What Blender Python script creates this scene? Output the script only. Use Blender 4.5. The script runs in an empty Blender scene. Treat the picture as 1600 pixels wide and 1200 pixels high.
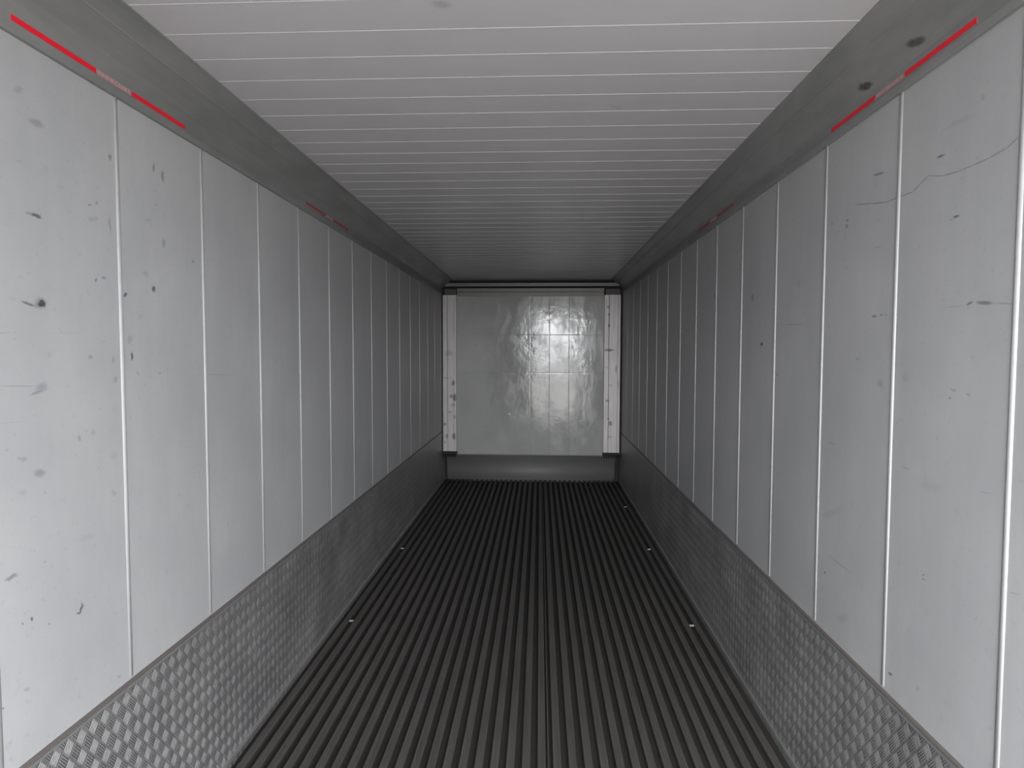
import bpy, bmesh, math, random
from mathutils import Matrix, Vector
SC = bpy.context.scene
COL = SC.collection

# ------------------------------------------------------------------ camera, world, light, exposure
W2 = 1.23            # half inner width of the trailer body
H = 2.782            # inner height
Y_REAR = -0.65       # rear opening, behind the photographer
Y_END = 8.84         # front wall
cam_d = bpy.data.cameras.new('camera'); cam = bpy.data.objects.new('camera', cam_d); COL.objects.link(cam)
cam_d.sensor_fit = 'HORIZONTAL'; cam_d.sensor_width = 36.0; cam_d.lens = 36.0 * 973.7 / 1600.0
cam_d.clip_start = 0.02; cam_d.clip_end = 200
YAW, PITCH, ROLL = 0.0444, -0.0493, -0.0024
R = (Matrix.Rotation(YAW, 3, 'Z') @ Matrix.Rotation(PITCH, 3, 'X') @ Matrix.Rotation(ROLL, 3, 'Y')
     @ Matrix.Rotation(math.pi / 2, 3, 'X'))
cam.matrix_world = Matrix.Translation((0.117, 0.0, 1.782)) @ R.to_4x4()
SC.camera = cam

SC.view_settings.view_transform = 'Standard'; SC.view_settings.look = 'None'
SC.view_settings.gamma = 1.0; SC.view_settings.use_curve_mapping = False
SC.view_settings.exposure = 0.0
SC.cycles.max_bounces = 16; SC.cycles.diffuse_bounces = 12; SC.cycles.glossy_bounces = 8

wd = bpy.data.worlds.new('overcast_sky'); SC.world = wd; wd.use_nodes = True
nt = wd.node_tree; bg = nt.nodes['Background']
tc = nt.nodes.new('ShaderNodeTexCoord'); sx = nt.nodes.new('ShaderNodeSeparateXYZ'); rp = nt.nodes.new('ShaderNodeValToRGB')
mr = nt.nodes.new('ShaderNodeMapRange'); mr.inputs[1].default_value = -1; mr.inputs[2].default_value = 1
nt.links.new(tc.outputs['Generated'], sx.inputs[0]); nt.links.new(sx.outputs['Z'], mr.inputs[0])
nt.links.new(mr.outputs[0], rp.inputs[0]); nt.links.new(rp.outputs[0], bg.inputs['Color'])
rp.color_ramp.elements[0].position = 0.485; rp.color_ramp.elements[0].color = (0.31, 0.305, 0.30, 1)   # yard outside
rp.color_ramp.elements[1].position = 0.515; rp.color_ramp.elements[1].color = (0.940, 0.955, 0.985, 1)    # overcast sky
bg.inputs['Strength'].default_value = 24.6

# daylight sampling aid across the rear opening (emits nothing of its own)
pd = bpy.data.lights.new('rear_opening_portal', 'AREA'); pd.shape = 'RECTANGLE'; pd.size = 2.5; pd.size_y = 2.85
pd.cycles.is_portal = True
po = bpy.data.objects.new('rear_opening_portal', pd); COL.objects.link(po)
po.location = (0, Y_REAR - 0.07, 1.39); po.rotation_euler = (math.radians(90), 0, 0)   # faces into the trailer (+Y)

# ------------------------------------------------------------------ stain tables: (u, v, ru, rv, angle, strength, tint)
MARKS_L= [(1.64, 2.394, 0.0258, 0.0138, -3.135, 0.35, 0), (1.587, 2.459, 0.0205, 0.0101, -2.587, 0.2, 0), (1.629, 2.147, 0.0173, 0.0061, 2.987, 0.85, 0), (1.606, 2.147, 0.0117, 0.0029, 3.091, 0.5, 0), (1.636, 1.912, 0.0154, 0.0102, -2.964, 1, 0), (1.632, 1.912, 0.024, 0.0153, -2.978, 0.45, 0), (1.592, 1.909, 0.0216, 0.0035, 2.93, 0.75, 0), (1.926, 2.391, 0.0091, 0.0064, -2.179, 0.6, 0), (1.83, 2.222, 0.0083, 0.0027, -2.876, 0.6, 1), (1.86, 2.235, 0.0059, 0.0036, -2.716, 0.6, 1), (1.917, 2.183, 0.0292, 0.0075, 1.647, 0.3, 0), (1.841, 2.183, 0.0251, 0.0093, -2.891, 0.22, 1), (2.196, 2.17, 0.0185, 0.0098, 1.442, 0.4, 0), (1.847, 2.002, 0.0069, 0.0053, 1.272, 0.6, 1), (1.881, 2.012, 0.0095, 0.0041, 3.098, 0.6, 1), (1.98, 1.97, 0.0089, 0.0057, -2.95, 1, 1), (2.13, 2.002, 0.0111, 0.0094, 2.083, 0.9, 0), (2.004, 1.77, 0.0127, 0.0065, 1.515, 0.9, 0), (1.996, 1.825, 0.0162, 0.0146, -2.828, 0.28, 1), (1.815, 1.769, 0.0107, 0.0077, -3.106, 0.35, 0), (1.913, 1.757, 0.0121, 0.0047, 1.523, 0.4, 1), (1.92, 1.694, 0.0102, 0.009, 1.53, 0.3, 0), (1.628, 1.687, 0.0218, 0.0139, 3.08, 0.35, 1), (1.608, 1.673, 0.0207, 0.0046, -2.926, 0.4, 0), (1.554, 1.694, 0.0636, 0.0013, 3.089, 0.45, 0), (1.512, 1.83, 0.0264, 0.0013, -3.049, 0.3, 0), (1.712, 1.837, 0.0715, 0.0014, -3.109, 0.12, 0), (1.53, 1.602, 0.0581, 0.0013, 3.09, 0.15, 1), (2.148, 2.425, 0.0177, 0.0063, 1.195, 0.5, 0), (2.199, 2.41, 0.0198, 0.0094, 1.618, 0.5, 0), (2.153, 2.298, 0.0081, 0.006, -2.462, 0.2, 0), (1.758, 1.533, 0.0096, 0.0087, 2.021, 0.35, 0), (1.816, 1.539, 0.0118, 0.0106, 1.934, 0.22, 0), (1.558, 1.505, 0.0203, 0.005, 2.966, 0.25, 0), (1.561, 1.498, 0.0083, 0.0066, 2.743, 0.3, 0), (1.61, 1.455, 0.0197, 0.0119, 2.863, 0.38, 0), (1.507, 1.206, 0.0191, 0.0066, -3.101, 0.5, 0), (1.744, 1.029, 0.0159, 0.0055, 1.3, 0.85, 0), (1.734, 1.018, 0.0098, 0.0035, 2.911, 0.7, 0), (1.567, 1.073, 0.0061, 0.0041, 1.999, 0.8, 0), (1.537, 1.073, 0.0042, 0.0028, 2.047, 0.6, 0), (1.624, 1.034, 0.0037, 0.0024, 2.336, 0.5, 0), (1.543, 0.892, 0.0129, 0.0065, 2.648, 0.35, 1), (1.904, 1.455, 0.0184, 0.0157, 2.599, 0.14, 0), (1.898, 1.337, 0.0155, 0.0117, 2.655, 0.2, 0), (1.9, 0.741, 0.0106, 0.0054, 2.474, 0.35, 0), (2.524, 1.691, 0.1781, 0.0019, 3.108, 0.22, 0), (2.385, 2.134, 0.0092, 0.0053, -2.901, 0.5, 0), (2.089, 2.05, 0.0177, 0.0107, -2.917, 0.2, 0), (2.056, 1.904, 0.0136, 0.0086, -3.015, 0.18, 0), (2.154, 1.709, 0.0091, 0.0075, 1.508, 0.25, 0), (2.031, 1.712, 0.0117, 0.0061, 2.155, 0.25, 0), (1.47, 0.885, 0.0039, 0.0023, 2.053, 0.7, 0), (1.625, 1.399, 0.0046, 0.0034, 2.688, 0.25, 0), (2.111, 2.236, 0.0218, 0.0064, -2.91, 0.15, 0), (1.552, 1.415, 0.0165, 0.0098, 2.82, 0.15, 1), (1.774, 1.23, 0.0446, 0.0101, 3.087, 0.1, 0), (1.616, 1.21, 0.0063, 0.0027, 2.998, 0.3, 0)]
MARKS_R= [(1.816, 2.333, 0.0178, 0.0039, -3.091, 0.8, 1), (2.137, 2.375, 0.0345, 0.0043, -2.991, 0.7, 1), (1.741, 2.151, 0.0122, 0.0036, -3.115, 0.8, 0), (1.762, 2.147, 0.0124, 0.0022, 3.133, 0.4, 0), (2.34, 2.267, 0.0084, 0.0063, -2.475, 0.7, 1), (2.344, 2.245, 0.0084, 0.0063, -2.486, 0.7, 1), (2.46, 2.278, 0.0111, 0.0069, -2.755, 0.3, 0), (2.127, 2.135, 0.0307, 0.0026, -3.083, 0.35, 0), (2.137, 1.908, 0.016, 0.0042, -3.074, 0.7, 1), (2.094, 1.91, 0.0077, 0.0037, -3.044, 0.6, 1), (2.068, 1.908, 0.015, 0.0033, -3.074, 0.4, 1), (2.407, 2.239, 0.0104, 0.0046, -2.888, 0.3, 0), (1.676, 1.914, 0.013, 0.0033, 2.858, 0.7, 0), (1.622, 1.911, 0.0296, 0.0048, -3.034, 0.6, 0), (1.553, 1.904, 0.0458, 0.0021, -3.036, 0.35, 0), (1.738, 1.91, 0.0469, 0.0015, -3.101, 0.3, 0), (2.089, 1.686, 0.023, 0.0126, 3.098, 0.25, 0), (2.085, 1.678, 0.0096, 0.0052, 3.092, 0.35, 0), (1.728, 1.687, 0.0104, 0.0052, 3.083, 0.3, 0), (1.667, 1.677, 0.0113, 0.0036, -2.867, 0.35, 0), (1.74, 1.663, 0.0053, 0.0035, 3.058, 0.5, 0), (2.324, 1.004, 0.1092, 0.0021, -3.105, 0.45, 0), (2.439, 0.931, 0.0096, 0.0068, 2.449, 0.7, 0), (1.826, 1.144, 0.0096, 0.0021, 2.612, 0.5, 0), (1.826, 1.131, 0.008, 0.0025, 3.061, 0.5, 0), (1.977, 0.771, 0.0112, 0.0047, 2.984, 0.8, 0), (3.189, 1.83, 0.0199, 0.0083, -3.111, 1, 0), (3.337, 2.076, 0.0205, 0.0155, 1.294, 0.5, 0), (2.813, 1.912, 0.14, 0.0034, -3.11, 0.3, 0), (4.062, 2.153, 0.0208, 0.0097, -3.006, 0.5, 0), (1.932, 1.435, 0.0183, 0.0032, -3.07, 0.35, 1), (1.947, 1.711, 0.0166, 0.0156, -3.049, 0.15, 0), (2.41, 1.442, 0.0452, 0.0025, 3.121, 0.3, 0), (1.591, 1.437, 0.0264, 0.0023, 3.042, 0.25, 0), (1.485, 1.223, 0.0198, 0.0012, 2.892, 0.35, 0), (2.293, 0.814, 0.0469, 0.0174, 2.674, 0.18, 0), (1.834, 0.8, 0.0118, 0.0074, 2.175, 0.22, 1), (1.74, 2.4, 0.0585, 0.0096, -3.109, 0.12, 0), (1.655, 2.429, 0.0136, 0.0081, -2.438, 0.22, 0), (2.395, 1.182, 0.1041, 0.0145, 2.741, 0.1, 0), (2.742, 2.092, 0.0536, 0.0216, -2.994, 0.1, 0), (2.969, 1.686, 0.0236, 0.009, 3.113, 0.3, 0), (1.806, 1.407, 0.0518, 0.0183, 2.993, 0.1, 0), (2.238, 1.767, 0.0176, 0.0067, -3.141, 0.2, 0), (1.551, 2.281, 0.0237, 0.002, 2.776, 0.5, 0), (1.597, 2.272, 0.0359, 0.0018, 3.056, 0.5, 0), (1.654, 2.269, 0.0359, 0.0018, 3.139, 0.5, 0), (1.711, 2.269, 0.0354, 0.0018, -3.14, 0.5, 0), (1.773, 2.273, 0.0419, 0.0018, -3.038, 0.5, 0), (1.838, 2.285, 0.0414, 0.0017, -2.868, 0.5, 0), (1.89, 2.287, 0.0255, 0.0025, 2.816, 0.5, 0), (1.926, 2.274, 0.0229, 0.0027, 2.767, 0.5, 0), (1.973, 2.268, 0.0373, 0.0021, -3.113, 0.5, 0), (2.043, 2.27, 0.0513, 0.0022, -3.116, 0.5, 0), (2.129, 2.279, 0.0574, 0.0021, -2.952, 0.5, 0), (2.226, 2.298, 0.0656, 0.0021, -2.95, 0.5, 0)]
MARKS_C= [(1.904, 2.685, 0.0361, 0.0107, -2.95, 0.8, 0), (2.192, 2.681, 0.0377, 0.011, -2.951, 0.85, 0), (2.064, 2.752, 0.0172, 0.0032, -2.675, 0, 0)]
MARKS_P= [(-1.129, 1.78, 0.0709, 0.044, -3.136, 0.3, 0), (-1.068, 1.374, 0.0398, 0.0231, 1.565, 0.7, 0), (-1.05, 1.17, 0.0532, 0.0231, 1.567, 0.8, 0), (-1.095, 1.188, 0.0268, 0.0265, -2.544, 0.6, 0), (-1.068, 1.072, 0.0356, 0.0266, -3.125, 0.4, 0), (-1.122, 0.974, 0.0267, 0.0178, -3.128, 0.45, 0), (-1.051, 0.904, 0.0267, 0.0178, 1.561, 0.5, 0), (-1.185, 0.805, 0.0223, 0.0178, -3.116, 0.7, 0), (-1.061, 0.636, 0.0446, 0.0268, 1.563, 0.75, 0), (-1.159, 0.636, 0.0357, 0.0179, 1.564, 0.5, 0), (-1.186, 0.555, 0.0268, 0.0179, 1.559, 0.4, 0), (-1.165, 1.444, 0.0711, 0.0106, -3.137, 0.3, 0), (1.039, 2.41, 0.0174, 0.0172, 2.313, 0.6, 0), (1.049, 2.306, 0.0174, 0.0172, 2.281, 0.6, 0), (1.05, 2.158, 0.0174, 0.0172, 2.232, 0.7, 0), (1.054, 1.828, 0.0693, 0.0191, -3.14, 0.75, 0), (1.151, 1.576, 0.0611, 0.013, 1.582, 0.6, 0), (1.034, 1.138, 0.0261, 0.0175, -3.139, 0.7, 0), (1.081, 0.831, 0.0352, 0.0261, 1.584, 0.7, 0), (1.054, 0.892, 0.0176, 0.0174, 1.721, 0.5, 0), (1.074, 0.645, 0.0349, 0.0176, -3.134, 0.45, 0), (1.03, 1.593, 0.0347, 0.0105, -3.139, 0.3, 0), (1.188, 1.366, 0.035, 0.0121, 1.582, 0.3, 0), (1.076, 1.348, 0.0261, 0.0175, -3.141, 0.3, 0)]


# ------------------------------------------------------------------ material helpers
class Mat:
    def __init__(s, name):
        s.m = bpy.data.materials.new(name); s.m.use_nodes = True; s.t = s.m.node_tree
        s.b = s.t.nodes['Principled BSDF']; s._tc = s.n('ShaderNodeTexCoord').outputs['Object']
    def n(s, typ, **kw):
        nd = s.t.nodes.new(typ)
        for k, v in kw.items(): setattr(nd, k, v)
        return nd
    def l(s, a, b): s.t.links.new(a, b)
    def math(s, op, a, b=None, clamp=False, c=None):
        nd = s.n('ShaderNodeMath', operation=op, use_clamp=clamp)
        for i, v in enumerate((a, b, c)):
            if v is None: continue
            if isinstance(v, (int, float)): nd.inputs[i].default_value = v
            else: s.l(v, nd.inputs[i])
        return nd.outputs[0]
    def noise(s, scale, vec=None, detail=3, rough=.55, stretch=None):
        nd = s.n('ShaderNodeTexNoise'); nd.inputs['Scale'].default_value = scale
        nd.inputs['Detail'].default_value = detail; nd.inputs['Roughness'].default_value = rough
        v = vec or s._tc
        if stretch:
            mp = s.n('ShaderNodeVectorMath', operation='MULTIPLY'); s.l(v, mp.inputs[0]); mp.inputs[1].default_value = stretch
            v = mp.outputs[0]
        s.l(v, nd.inputs['Vector']); return nd
    def rng(s, v, a, b, c, d, smooth=False):
        nd = s.n('ShaderNodeMapRange'); nd.clamp = True
        if smooth: nd.interpolation_type = 'SMOOTHSTEP'
        s.l(v, nd.inputs[0])
        for i, x in enumerate((a, b, c, d)): nd.inputs[i + 1].default_value = x
        return nd.outputs[0]
    def mix(s, fac, a, b, mode='MIX'):
        nd = s.n('ShaderNodeMix', data_type='RGBA', blend_type=mode)
        if isinstance(fac, (int, float)): nd.inputs[0].default_value = fac
        else: s.l(fac, nd.inputs[0])
        for i, v in ((6, a), (7, b)):
            if isinstance(v, (tuple, list)): nd.inputs[i].default_value = (*v[:3], 1)
            else: s.l(v, nd.inputs[i])
        return nd.outputs[2]
    def set(s, color=None, rough=None, metal=None, spec=None):
        for k, v in (('Base Color', color), ('Roughness', rough), ('Metallic', metal), ('Specular IOR Level', spec)):
            if v is None: continue
            if isinstance(v, (int, float)): s.b.inputs[k].default_value = v
            elif isinstance(v, (tuple, list)): s.b.inputs[k].default_value = (*v[:3], 1)
            else: s.l(v, s.b.inputs[k])
    def bump(s, h, dist=.001, strength=1.0):
        nd = s.n('ShaderNodeBump'); nd.inputs['Distance'].default_value = dist; nd.inputs['Strength'].default_value = strength
        s.l(h, nd.inputs['Height']); s.l(nd.outputs[0], s.b.inputs['Normal']); return nd
    def plane_vec(s, a, b):
        sp = s.n('ShaderNodeSeparateXYZ'); s.l(s._tc, sp.inputs[0]); cb = s.n('ShaderNodeCombineXYZ')
        s.l(sp.outputs[a], cb.inputs[0]); s.l(sp.outputs[b], cb.inputs[1]); return cb.outputs[0]
    def stains(s, base, marks, a, b, dark=(.035, .038, .04), blue=(.05, .07, .13), wob=.02):
        vec = s.plane_vec(a, b)
        nz = s.noise(45, vec, 2); sub = s.n('ShaderNodeVectorMath', operation='SUBTRACT'); s.l(nz.outputs['Color'], sub.inputs[0])
        sub.inputs[1].default_value = (.5, .5, .5)
        scl = s.n('ShaderNodeVectorMath', operation='SCALE'); s.l(sub.outputs[0], scl.inputs[0]); scl.inputs['Scale'].default_value = wob
        add = s.n('ShaderNodeVectorMath', operation='ADD'); s.l(vec, add.inputs[0]); s.l(scl.outputs[0], add.inputs[1])
        fine = s.noise(160, vec, 2); fm = s.rng(fine.outputs['Fac'], .3, .6, .72, 1)
        for tint, colr in ((0, dark), (1, blue)):
            acc = None
            for (u, v, ru, rv, th, st, ti) in marks:
                if ti != tint or st <= 0: continue
                mp = s.n('ShaderNodeMapping', vector_type='TEXTURE'); s.l(vec if rv < .005 else add.outputs[0], mp.inputs[0])
                mp.inputs['Location'].default_value = (u, v, 0); mp.inputs['Rotation'].default_value = (0, 0, th)
                mp.inputs['Scale'].default_value = (ru * 1.15, rv * 1.15, 1)
                ln = s.n('ShaderNodeVectorMath', operation='LENGTH'); s.l(mp.outputs[0], ln.inputs[0])
                k = s.rng(ln.outputs['Value'], 0.25 if st < .5 else .5, 1.15, st, 0, True)
                acc = k if acc is None else s.math('MAXIMUM', acc, k)
            if acc is None: continue
            base = s.mix(s.math('MULTIPLY', acc, fm), base, colr)
        return base

def wall_mat(name, marks):
    m = Mat(name)
    vec = m.plane_vec('Y', 'Z')
    big = m.noise(1.6, vec, 4, .6); a = m.rng(big.outputs['Fac'], .3, .7, 0, 1)
    base = m.mix(a, (.388, .391, .396), (.452, .453, .455))
    st = m.noise(9, vec, 5, .7, stretch=(1, .18, 1)); k = m.rng(st.outputs['Fac'], .35, .75, 0, .36)     # rub streaks
    base = m.mix(k, base, (.32, .335, .35))
    sp = m.noise(34, vec, 3, .7); k2 = m.rng(sp.outputs['Fac'], .60, .74, 0, .42)                        # small scuffs
    base = m.mix(k2, base, (.27, .28, .30))
    base = m.stains(base, marks, 'Y', 'Z', dark=(.04, .044, .045), blue=(.07, .09, .15))
    m.set(base, m.rng(big.outputs['Fac'], .3, .7, .40, .55), 0, .4)
    wv = m.noise(3.2, vec, 2, .5, stretch=(1, .35, 1)); m.bump(wv.outputs['Fac'], .004, .6)
    return m.m

M = {}
M['wall_l'] = wall_mat('white_wall_panel_left', MARKS_L)
M['wall_r'] = wall_mat('white_wall_panel_right', MARKS_R)
m = Mat('white_joint_strip'); nz = m.noise(14, None, 3); m.set(m.mix(nz.outputs['Fac'], (.49, .49, .49), (.58, .58, .58)), .35, 0, .5); M['strip'] = m.m
m = Mat('white_ceiling_plank'); nz = m.noise(2.2, None, 4, .6)
base = m.mix(nz.outputs['Fac'], (.50, .485, .492), (.59, .575, .583))
base = m.stains(base, [(-0.17, 1.83, .03, .022, .3, .3, 0), (.42, 2.6, .04, .02, .8, .12, 0)], 'X', 'Y')
m.set(base, .34, 0, .5)
wv = m.noise(2.4, None, 2, .5, stretch=(1, .3, 1)); m.bump(wv.outputs['Fac'], .003, .6); M['ceil'] = m.m
m = Mat('ceiling_plank_joint'); m.set((.60, .59, .595), .4, 0, .5); M['ceil_joint'] = m.m
# corner cove: dull grey extruded profile
m = Mat('grey_cove_profile'); nz = m.noise(7, None, 4, .65, stretch=(1, .25, 1)); k = m.rng(nz.outputs['Fac'], .3, .7, 0, 1)
base = m.mix(k, (.22, .225, .22), (.31, .305, .30))
base = m.stains(base, [t for t in MARKS_C], 'Y', 'Z', dark=(.03, .03, .032), wob=.012)
m.set(base, .5, .25, .5); M['cove'] = m.m
m = Mat('grey_cove_profile_plain'); nz = m.noise(7, None, 4, .65, stretch=(1, .25, 1)); k = m.rng(nz.outputs['Fac'], .3, .7, 0, 1)
m.set(m.mix(k, (.22, .225, .22), (.31, .305, .30)), .5, .25, .5); M['cove_plain'] = m.m

# five-bar tread plate
m = Mat('five_bar_tread_plate'); sp = m.n('ShaderNodeSeparateXYZ'); m.l(m._tc, sp.inputs[0])
u = m.math('DIVIDE', sp.outputs['Y'], .050); v = m.math('DIVIDE', sp.outputs['Z'], .062)
s_ = m.math('ADD', u, v); t_ = m.math('SUBTRACT', u, v)
si = m.math('ROUND', s_); ti = m.math('ROUND', t_)
a_ = m.math('SUBTRACT', s_, si); b_ = m.math('SUBTRACT', t_, ti)
par = m.math('FLOORED_MODULO', m.math('ADD', si, ti), 2)                    # 0 / 1 alternately
ab = m.math('ABSOLUTE', a_); bb = m.math('ABSOLUTE', b_)
def lerp(f, x, y): return m.math('ADD', x, m.math('MULTIPLY', f, m.math('SUBTRACT', y, x)))
acr = lerp(par, a_, b_); alg = lerp(par, bb, ab); acra = m.math('ABSOLUTE', acr)
tri = m.math('PINGPONG', m.math('ADD', m.math('MULTIPLY', acr, 5.9), .5), .5)
bars = m.rng(tri, .10, .38, 0, 1, True)
mask = m.math('MULTIPLY', m.rng(alg, .34, .48, 1, 0, True), m.rng(acra, .42, .46, 1, 0, True))
hgt = m.math('MULTIPLY', bars, mask)
nz = m.noise(3.5, None, 5, .65); nz2 = m.noise(60, None, 3)
k = m.rng(nz.outputs['Fac'], .3, .7, 0, 1)
base = m.mix(k, (.31, .305, .307), (.415, .41, .41))
base = m.mix(m.math('MULTIPLY', hgt, .14), base, (.66, .66, .66))                                           # worn bright bar crests
base = m.mix(m.rng(nz2.outputs['Fac'], .5, .75, 0, .3), base, (.15, .145, .14))
m.set(base, m.rng(nz.outputs['Fac'], .3, .7, .38, .52), .65, .5); m.bump(hgt, .0019, 1.0); M['tread'] = m.m
m = Mat('kick_plate_edge_bead'); m.set((.12, .105, .10), .6); M['bead'] = m.m
m = Mat('bright_aluminium_lip'); nz = m.noise(20, None, 3); m.set(m.mix(nz.outputs['Fac'], (.36, .36, .355), (.46, .46, .45)), .4, .6); M['lip'] = m.m

# floor extrusion: dull worn aluminium
m = Mat('worn_floor_extrusion'); n1 = m.noise(5, None, 5, .7, stretch=(6, .5, 1)); n2 = m.noise(40, None, 3)
base = m.mix(m.rng(n1.outputs['Fac'], .3, .7, 0, 1), (.080, .075, .071), (.112, .106, .101))
base = m.mix(m.rng(n2.outputs['Fac'], .55, .8, 0, .4), base, (.07, .065, .06))
m.set(base, m.rng(n1.outputs['Fac'], .3, .7, .55, .72), .3, .4); M['floor'] = m.m
m = Mat('dark_floor_channel'); n1 = m.noise(12, None, 4)
m.set(m.mix(n1.outputs['Fac'], (.030, .028, .026), (.05, .047, .044)), .8, 0, .2); M['channel'] = m.m  # channel bottom, darker than the ribs
m = Mat('bare_metal_chip'); m.set((.42, .41, .40), .4, .5); M['chip'] = m.m

# bulkhead
m = Mat('glossy_bulkhead_sheet'); vec = m.plane_vec('X', 'Z')
nz = m.noise(2, vec, 4); base = m.mix(nz.outputs['Fac'], (.35, .352, .345), (.44, .442, .43))
sp = m.n('ShaderNodeSeparateXYZ'); m.l(vec, sp.inputs[0])
def line(coord, at, wd):
    return m.rng(m.math('ABSOLUTE', m.math('SUBTRACT', coord, at)), 0, wd, 1, 0, True)
ln = None
for c_, at in (('X', -.01), ('X', .245), ('X', .52), ('Y', 2.036), ('Y', 1.51)):
    q = line(sp.outputs[c_], at, .010); ln = q if ln is None else m.math('MAXIMUM', ln, q)
base = m.mix(m.math('MULTIPLY', ln, .12), base, (.2, .2, .2))
w1 = m.noise(2.6, vec, 3, .5, stretch=(1.5, .55, 1)); w2 = m.noise(9, vec, 3, .6)
dent = m.n('ShaderNodeVectorMath', operation='DISTANCE'); m.l(vec, dent.inputs[0]); dent.inputs[1].default_value = (-.315, .934, 0)
dk = m.rng(dent.outputs['Value'], 0, .035, 1, 0, True)
hh = m.math('ADD', w1.outputs['Fac'], m.math('MULTIPLY', w2.outputs['Fac'], .42))
hh = m.math('SUBTRACT', hh, m.math('MULTIPLY', ln, .12)); hh = m.math('ADD', hh, m.math('MULTIPLY', dk, .4))
w3 = m.noise(3.6, vec, 4, .65, stretch=(1.6, .8, 1))
m.set(base, m.rng(w3.outputs['Fac'], .44, .62, .09, .22), 0, .5); m.bump(hh, .0034, 1.0); M['panel'] = m.m
m = Mat('scuffed_aluminium_post'); nz = m.noise(6, None, 4, .6, stretch=(6, 1, .4))
base = m.mix(m.rng(nz.outputs['Fac'], .3, .7, 0, 1), (.46, .435, .437), (.62, .595, .595))
base = m.stains(base, MARKS_P, 'X', 'Z', dark=(.03, .028, .028), wob=.03); m.set(base, .4, .2, .5); M['post'] = m.m
m = Mat('dark_metal_and_shaded_wall'); nz = m.noise(10, None, 3); m.set(m.mix(nz.outputs['Fac'], (.055, .055, .055), (.09, .088, .086)), .5, .3); M['dark'] = m.m
m = Mat('header_grey_metal'); nz = m.noise(10, None, 3); m.set(m.mix(nz.outputs['Fac'], (.14, .138, .135), (.185, .18, .177)), .45, .4); M['header'] = m.m
m = Mat('black_rubber_and_gap_shade'); m.set((.012, .012, .012), .7); M['rubber_and_gap'] = m.m
m = Mat('brushed_deflector_sheet'); nz = m.noise(8, None, 4, .6, stretch=(.5, 1, 3))
m.set(m.mix(nz.outputs['Fac'], (.20, .195, .19), (.26, .255, .25)), .55, .25); M['deflector'] = m.m
m = Mat('red_sticker_film'); nz = m.noise(30, None, 2); m.set(m.mix(nz.outputs['Fac'], (.80, .006, .022), (.88, .01, .03)), .4); M['red'] = m.m
m = Mat('dim_red_sticker_film'); nz = m.noise(30, None, 2); m.set(m.mix(nz.outputs['Fac'], (.30, .06, .065), (.42, .07, .08)), .5); M['red_dim'] = m.m  # darker copy of the red film, far-end dimness painted into the colour
m = Mat('pale_pink_lettering'); m.set((.62, .36, .36), .5); M['pink'] = m.m
m = Mat('faded_pink_film'); m.set((.38, .25, .25), .5); M['film'] = m.m
m = Mat('body_shell_white'); m.set((.6, .6, .6), .5); M['shell'] = m.m

# ------------------------------------------------------------------ mesh helpers
def box(bm, x0, x1, y0, y1, z0, z1, mi=0, bevel=0):
    r = bmesh.ops.create_cube(bm, size=1)
    for v in r['verts']:
        v.co = ((x0 + x1) / 2 + v.co.x * (x1 - x0), (y0 + y1) / 2 + v.co.y * (y1 - y0), (z0 + z1) / 2 + v.co.z * (z1 - z0))
    fs = {f for v in r['verts'] for f in v.link_faces}
    for f in fs: f.material_index = mi
    if bevel:
        es = list({e for f in fs for e in f.edges})
        rr = bmesh.ops.bevel(bm, geom=es, offset=bevel, segments=2, affect='EDGES', profile=.5)
        for f in rr['faces']: f.material_index = mi
def extrude(bm, pts, axis, a, b, mi=0, smooth=False):
    """closed section pts swept along axis ('X' or 'Y') from a to b"""
    def P(p, t): return (t, p[0], p[1]) if axis == 'X' else (p[0], t, p[1])
    A = [bm.verts.new(P(p, a)) for p in pts]; B = [bm.verts.new(P(p, b)) for p in pts]; n = len(pts)
    for i in range(n):
        f = bm.faces.new((A[i], A[(i + 1) % n], B[(i + 1) % n], B[i])); f.material_index = mi; f.smooth = smooth
    for q in (A[::-1], B):
        f = bm.faces.new(q); f.material_index = mi
def obj(name, bm, mats, parent=None, origin=None):
    bmesh.ops.recalc_face_normals(bm, faces=bm.faces[:])
    me = bpy.data.meshes.new(name); bm.to_mesh(me); bm.free()
    o = bpy.data.objects.new(name, me); COL.objects.link(o)
    for mm in (mats if isinstance(mats, (list, tuple)) else [mats]): me.materials.append(mm)
    if parent is not None: o.parent = parent
    return o
def struct(name, bm, mats, label):
    o = obj(name, bm, mats); o['kind'] = 'structure'; o['label'] = label; o['category'] = name.split('_')[0]; return o
def thing(name, label, cat, group=None):
    o = bpy.data.objects.new(name, None); COL.objects.link(o); o['label'] = label; o['category'] = cat
    if group: o['group'] = group
    return o

P = 0.4995
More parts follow.
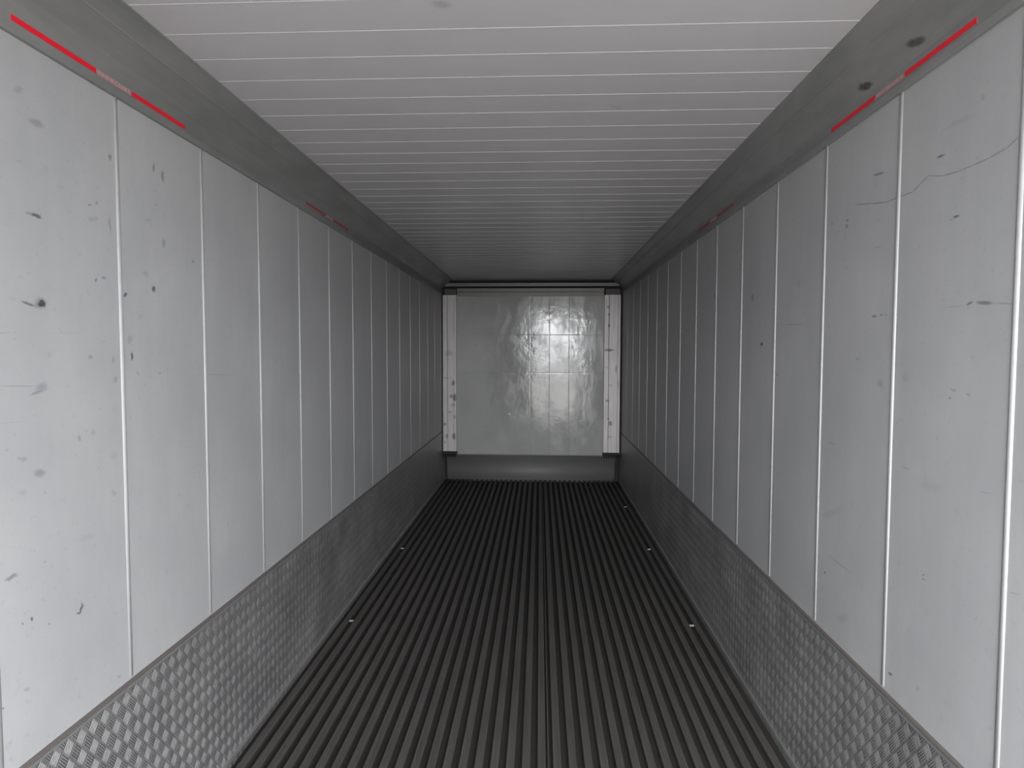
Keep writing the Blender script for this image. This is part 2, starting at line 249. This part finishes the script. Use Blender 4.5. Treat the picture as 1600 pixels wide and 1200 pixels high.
# ------------------------------------------------------------------ side walls with joint strips
for side, nm, y0, mk in ((-1, 'wall_left', 1.9556, 'wall_l'), (1, 'wall_right', 1.5165, 'wall_r')):
    bm = bmesh.new(); box(bm, *sorted((side * W2, side * (W2 + .07))), Y_REAR, Y_END + .07, -.12, H + .08)
    w = struct(nm, bm, M[mk], ('left' if side < 0 else 'right') + ' white side wall of upright insulated panels with scuff marks')
    w['category'] = 'wall'
    y = y0 - P * math.floor((y0 - Y_REAR) / P)
    while y < 8.45:
        bm = bmesh.new(); hw = .0085
        x = side * W2; sg = -side
        pts = [(y - hw, 0), (y - hw * .85, .0022), (y - hw * .4, .0036), (y + hw * .4, .0036), (y + hw * .85, .0022), (y + hw, 0)]
        A = [bm.verts.new((x + sg * d, yy, .712)) for yy, d in pts]; B = [bm.verts.new((x + sg * d, yy, 2.590)) for yy, d in pts]
        for i in range(5): f = bm.faces.new((A[i], A[i + 1], B[i + 1], B[i])); f.smooth = True
        bm.faces.new(A); bm.faces.new(B[::-1]); bm.faces.new((A[0], B[0], B[-1], A[-1]))
        obj('joint_strip', bm, M['strip'], w)
        y += P

# ------------------------------------------------------------------ ceiling of cross planks
bm = bmesh.new()
box(bm, -W2 + .0005, W2 - .0005, Y_REAR, Y_END + .07, H, H + .08, 0)
q0 = 1.9668; q = .1689; k = -math.floor((q0 - Y_REAR) / q)
while q0 + k * q < 8.7:
    y = q0 + k * q; k += 1
    box(bm, -W2 + .13, W2 - .13, y - .0020, y + .0020, H - .0010, H + .001, 1)
struct('ceiling', bm, [M['ceil'], M['ceil_joint']], 'white ceiling of narrow cross planks with pale joints')

# ------------------------------------------------------------------ corner coves
prof = [(0.0, 2.587), (.012, 2.587), (.0135, 2.590), (.0150, 2.609), (.0110, 2.612), (.0115, 2.655), (.016, 2.668), (.030, 2.689), (.050, 2.708),
        (.078, 2.730), (.092, 2.739), (.0955, 2.7385), (.099, 2.744), (.118, 2.758), (.140, 2.771), (.150, 2.7745), (.1575, 2.776), (.1575, 2.782), (0, 2.782)]
for side, nm, mt in ((-1, 'trim_1', 'cove_plain'), (1, 'trim_2', 'cove')):
    bm = bmesh.new(); extrude(bm, [(side * (W2 - d), z) for d, z in prof], 'Y', Y_REAR, 8.52)
    o = struct(nm, bm, M[mt], 'grey metal cove along the top of the %s wall' % ('left' if side < 0 else 'right')); o['category'] = 'cove'

# ------------------------------------------------------------------ kick plates
for side, nm in ((-1, 'baseboard_left'), (1, 'baseboard_right')):
    X = lambda d: side * (W2 - d)
    bm = bmesh.new(); box(bm, *sorted((X(0), X(.0045))), Y_REAR, 8.60, -.034, .694)
    b = struct(nm, bm, M['tread'], 'tread-pattern metal kick plate along the foot of the %s wall' % ('left' if side < 0 else 'right')); b['category'] = 'kick plate'
    bm = bmesh.new(); extrude(bm, [(X(0), .703), (X(.004), .7025), (X(.008), .698), (X(.0085), .692), (X(.0046), .690), (X(0), .690)], 'Y', Y_REAR, 8.60)
    obj('top_bead', bm, M['bead'], b)
    bm = bmesh.new(); extrude(bm, [(X(.0045), .690), (X(.0075), .689), (X(.0075), .680), (X(.0045), .679)], 'Y', Y_REAR, 8.60)
    obj('edge_lip', bm, M['lip'], b)
    bm = bmesh.new(); extrude(bm, [(X(.0045), .016), (X(.008), .014), (X(.009), -.004), (X(.0045), -.008)], 'Y', Y_REAR, 8.60)
    obj('foot_lip', bm, M['lip'], b)

# ------------------------------------------------------------------ ribbed floor
bm = bmesh.new(); pitch = 2.46 / 36; rw = .0365; D = .034
box(bm, -W2, W2, Y_REAR, Y_END + .07, -.12, -D, 1)
x0 = 0.1145
xs = []
i = -30
while i < 30:
    xl = x0 + i * pitch; i += 1
    if xl < -W2 + .008 or xl + rw > W2 - .008: continue
    xs.append(xl)
    c = .0025
    sec = [(xl + .006, -D), (xl + .006, -.007), (xl, -.004), (xl, -c), (xl + c, 0), (xl + rw * .32, -.0002), (xl + rw * .36, -.0012), (xl + rw * .40, -.0002),
           (xl + rw * .60, -.0002), (xl + rw * .64, -.0012), (xl + rw * .68, -.0002), (xl + rw - c, 0), (xl + rw, -c), (xl + rw, -.004), (xl + rw - .006, -.007), (xl + rw - .006, -D)]
    extrude(bm, sec, 'Y', Y_REAR, 8.70, 0)
g0 = x0 + rw + .009; box(bm, g0, g0 + .0065, Y_REAR, 8.74, -D - .001, -.015, 0)
fl = struct('floor', bm, [M['floor'], M['channel']], 'dark ribbed metal floor running the length of the trailer')
for (xx, yy) in ((-1.149, 4.03), (-1.142, 5.58), (1.142, 4.07), (1.141, 5.67), (1.137, 7.25)):
    g = min(((a + rw + b) / 2 for a, b in zip(xs, xs[1:])), key=lambda c: abs(c - xx))
    bm = bmesh.new(); box(bm, g - .0145, g + .0145, yy - .007, yy + .007, -.012, -.001, 0, .002)
    obj('channel_crossbar', bm, M['chip'], fl)

# ------------------------------------------------------------------ front wall and bulkhead
bm = bmesh.new(); box(bm, -W2 - .07, W2 + .07, Y_END, Y_END + .07, -.12, H + .08)
struct('wall_back', bm, M['dark'], 'end wall with shade painted in, seen only in the gaps around the bulkhead')  # white wall coloured dark, standing in for shade in the hidden duct

bk = thing('bulkhead', 'pale glossy bulkhead between two scuffed metal posts at the far end', 'bulkhead')
bm = bmesh.new(); box(bm, -1.035, .995, 8.545, 8.575, .385, 2.575, 0, .002); obj('panel', bm, M['panel'], bk)
for xa, xb in ((-1.213, -1.022), (.985, 1.207)):
    bm = bmesh.new()
    pts = [(xa, 8.62), (xa, 8.505), (xa + .005, 8.50), (xa + .060, 8.50), (xa + .066, 8.504), (xa + .072, 8.50), (xb - .040, 8.50), (xb - .035, 8.495), (xb - .005, 8.495), (xb, 8.50), (xb, 8.62)]
    A = [bm.verts.new((px, py, .425)) for px, py in pts]; B = [bm.verts.new((px, py, 2.572)) for px, py in pts]
    n = len(pts)
    for i in range(n): bm.faces.new((A[i], A[(i + 1) % n], B[(i + 1) % n], B[i]))
    bm.faces.new(A[::-1]); bm.faces.new(B)
    p = obj('side_post', bm, M['post'], bk)
    bm = bmesh.new(); box(bm, xa - .005, xb + .005, 8.485, 8.60, .392, .430, 0, .003)
    for j in range(6):
        t = xa + .012 + j * (xb - xa - .024) / 5.6
        box(bm, t, t + .016, 8.485, 8.56, .352, .394, 0, .002)
    obj('foot_bracket', bm, M['rubber_and_gap'], p)
    bm = bmesh.new(); box(bm, xa + .02, xb - .004, 8.54, 8.62, 2.57, 2.66, 0, .004); obj('top_bracket', bm, M['dark'], p)
bm = bmesh.new()
extrude(bm, [(8.53, 2.688), (8.524, 2.695), (8.524, 2.735), (8.53, 2.742), (8.60, 2.742), (8.60, 2.688)], 'X', -1.205, 1.205); obj('header_beam', bm, M['header'], bk)
bm = bmesh.new(); box(bm, -1.222, 1.222, 8.60, 8.64, 2.56, H - .002, 0); obj('header_backing', bm, M['rubber_and_gap'], bk)
bm = bmesh.new()
extrude(bm, [(8.535, 2.612), (8.528, 2.618), (8.528, 2.664), (8.535, 2.670), (8.60, 2.670), (8.60, 2.556), (8.5445, 2.556)], 'X', -1.018, .982)
obj('upper_rail', bm, M['header'], bk)
# curved deflector sheet under the panel
bm = bmesh.new()
pf = [(8.556, .388), (8.572, .365), (8.606, .315), (8.636, .265), (8.656, .215), (8.664, .170), (8.664, .130), (8.667, .095), (8.680, .060), (8.700, .026), (8.722, -.030)]
pts = pf + [(y + .006, z) for y, z in pf[::-1]]
extrude(bm, pts, 'X', -1.178, 1.163, smooth=True)
obj('deflector_sheet', bm, M['deflector'], bk)
bm = bmesh.new(); box(bm, -1.03, .99, 8.538, 8.56, .376, .388, 0, .002); obj('lower_rail', bm, M['header'], bk)
for s in (-1, 1):
    bm = bmesh.new(); box(bm, *sorted((s * (1.150 if s > 0 else 1.165), s * 1.222)), 8.735, 8.765, .0005, .43, 0); obj('side_gap_shade', bm, M['rubber_and_gap'], bk)  # black strips standing in for the shade in the gaps beside the deflector

# ------------------------------------------------------------------ red load-line stickers on the coves
def cove_x(side, off=.0005): return side * (W2 - .0113 - off)
def sticker(side, ya, yb, yc, yd, zc, label, seed, red='red', film='film', ink='pink'):
    """two red bars (ya..yb, yc..yd) with small pale lettering between them"""
    t = thing('load_line_sticker', label, 'sticker'); t.location = (cove_x(side, 0), (ya + yd) / 2, zc)
    inv = Vector(t.location)
    def bx(bm, y0, y1, z0, z1, d0, d1):
        xs_ = sorted((cove_x(side, d0), cove_x(side, d1)))
        box(bm, xs_[0] - inv.x, xs_[1] - inv.x, y0 - inv.y, y1 - inv.y, z0 - inv.z, z1 - inv.z)
    for a, b in ((ya, yb), (yc, yd)):
        bm = bmesh.new(); bx(bm, a, b, zc - .0075, zc + .0075, 0, .0012); obj('red_bar', bm, M[red], t)
    bm = bmesh.new(); bx(bm, yb + .002, yc - .002, zc - .009, zc + .009, 0, .0008); f = obj('clear_film', bm, M['film'], t)
    rnd = random.Random(seed); bm = bmesh.new(); y = yb + .010; st = .0022
    while y < yc - .016:                                   # rows of worn, unreadable capitals
        w = .0085; z0, z1 = zc - .0055, zc + .0055
        for (p0, p1, q0_, q1_, pr) in ((y, y + st, z0, z1, .95), (y + w - st, y + w, z0, z1, .6), (y, y + w, z1 - st, z1, .6),
                                     (y, y + w, zc - st / 2, zc + st / 2, .55), (y, y + w, z0, z0 + st, .55)):
            if rnd.random() < pr: bx(bm, p0, p1, q0_, q1_, .0008, .0013)
        y += .0125
    obj('lettering', bm, M['pink'], f)
    return t
sticker(-1, 1.556, 1.858, 2.022, 2.327, 2.626, 'red load-line sticker at the near end of the left cove', 3)
sticker(1, 1.672, 1.983, 2.152, 2.459, 2.628, 'red load-line sticker at the near end of the right cove', 4)
sticker(-1, 3.546, 3.865, 4.015, 4.325, 2.637, 'dimmed red load-line sticker farther down the left cove', 5, 'red_dim')
sticker(1, 3.655, 3.99, 4.15, 4.459, 2.637, 'dimmed red load-line sticker farther down the right cove', 6, 'red_dim')

# ------------------------------------------------------------------ rear end behind the photographer: one leaf shut, one open
bm = bmesh.new(); box(bm, -W2 - .07, -.10, Y_REAR - .06, Y_REAR, -.12, H + .08, 0, .004)
struct('door_1', bm, M['shell'], 'closed left leaf of the rear doors')
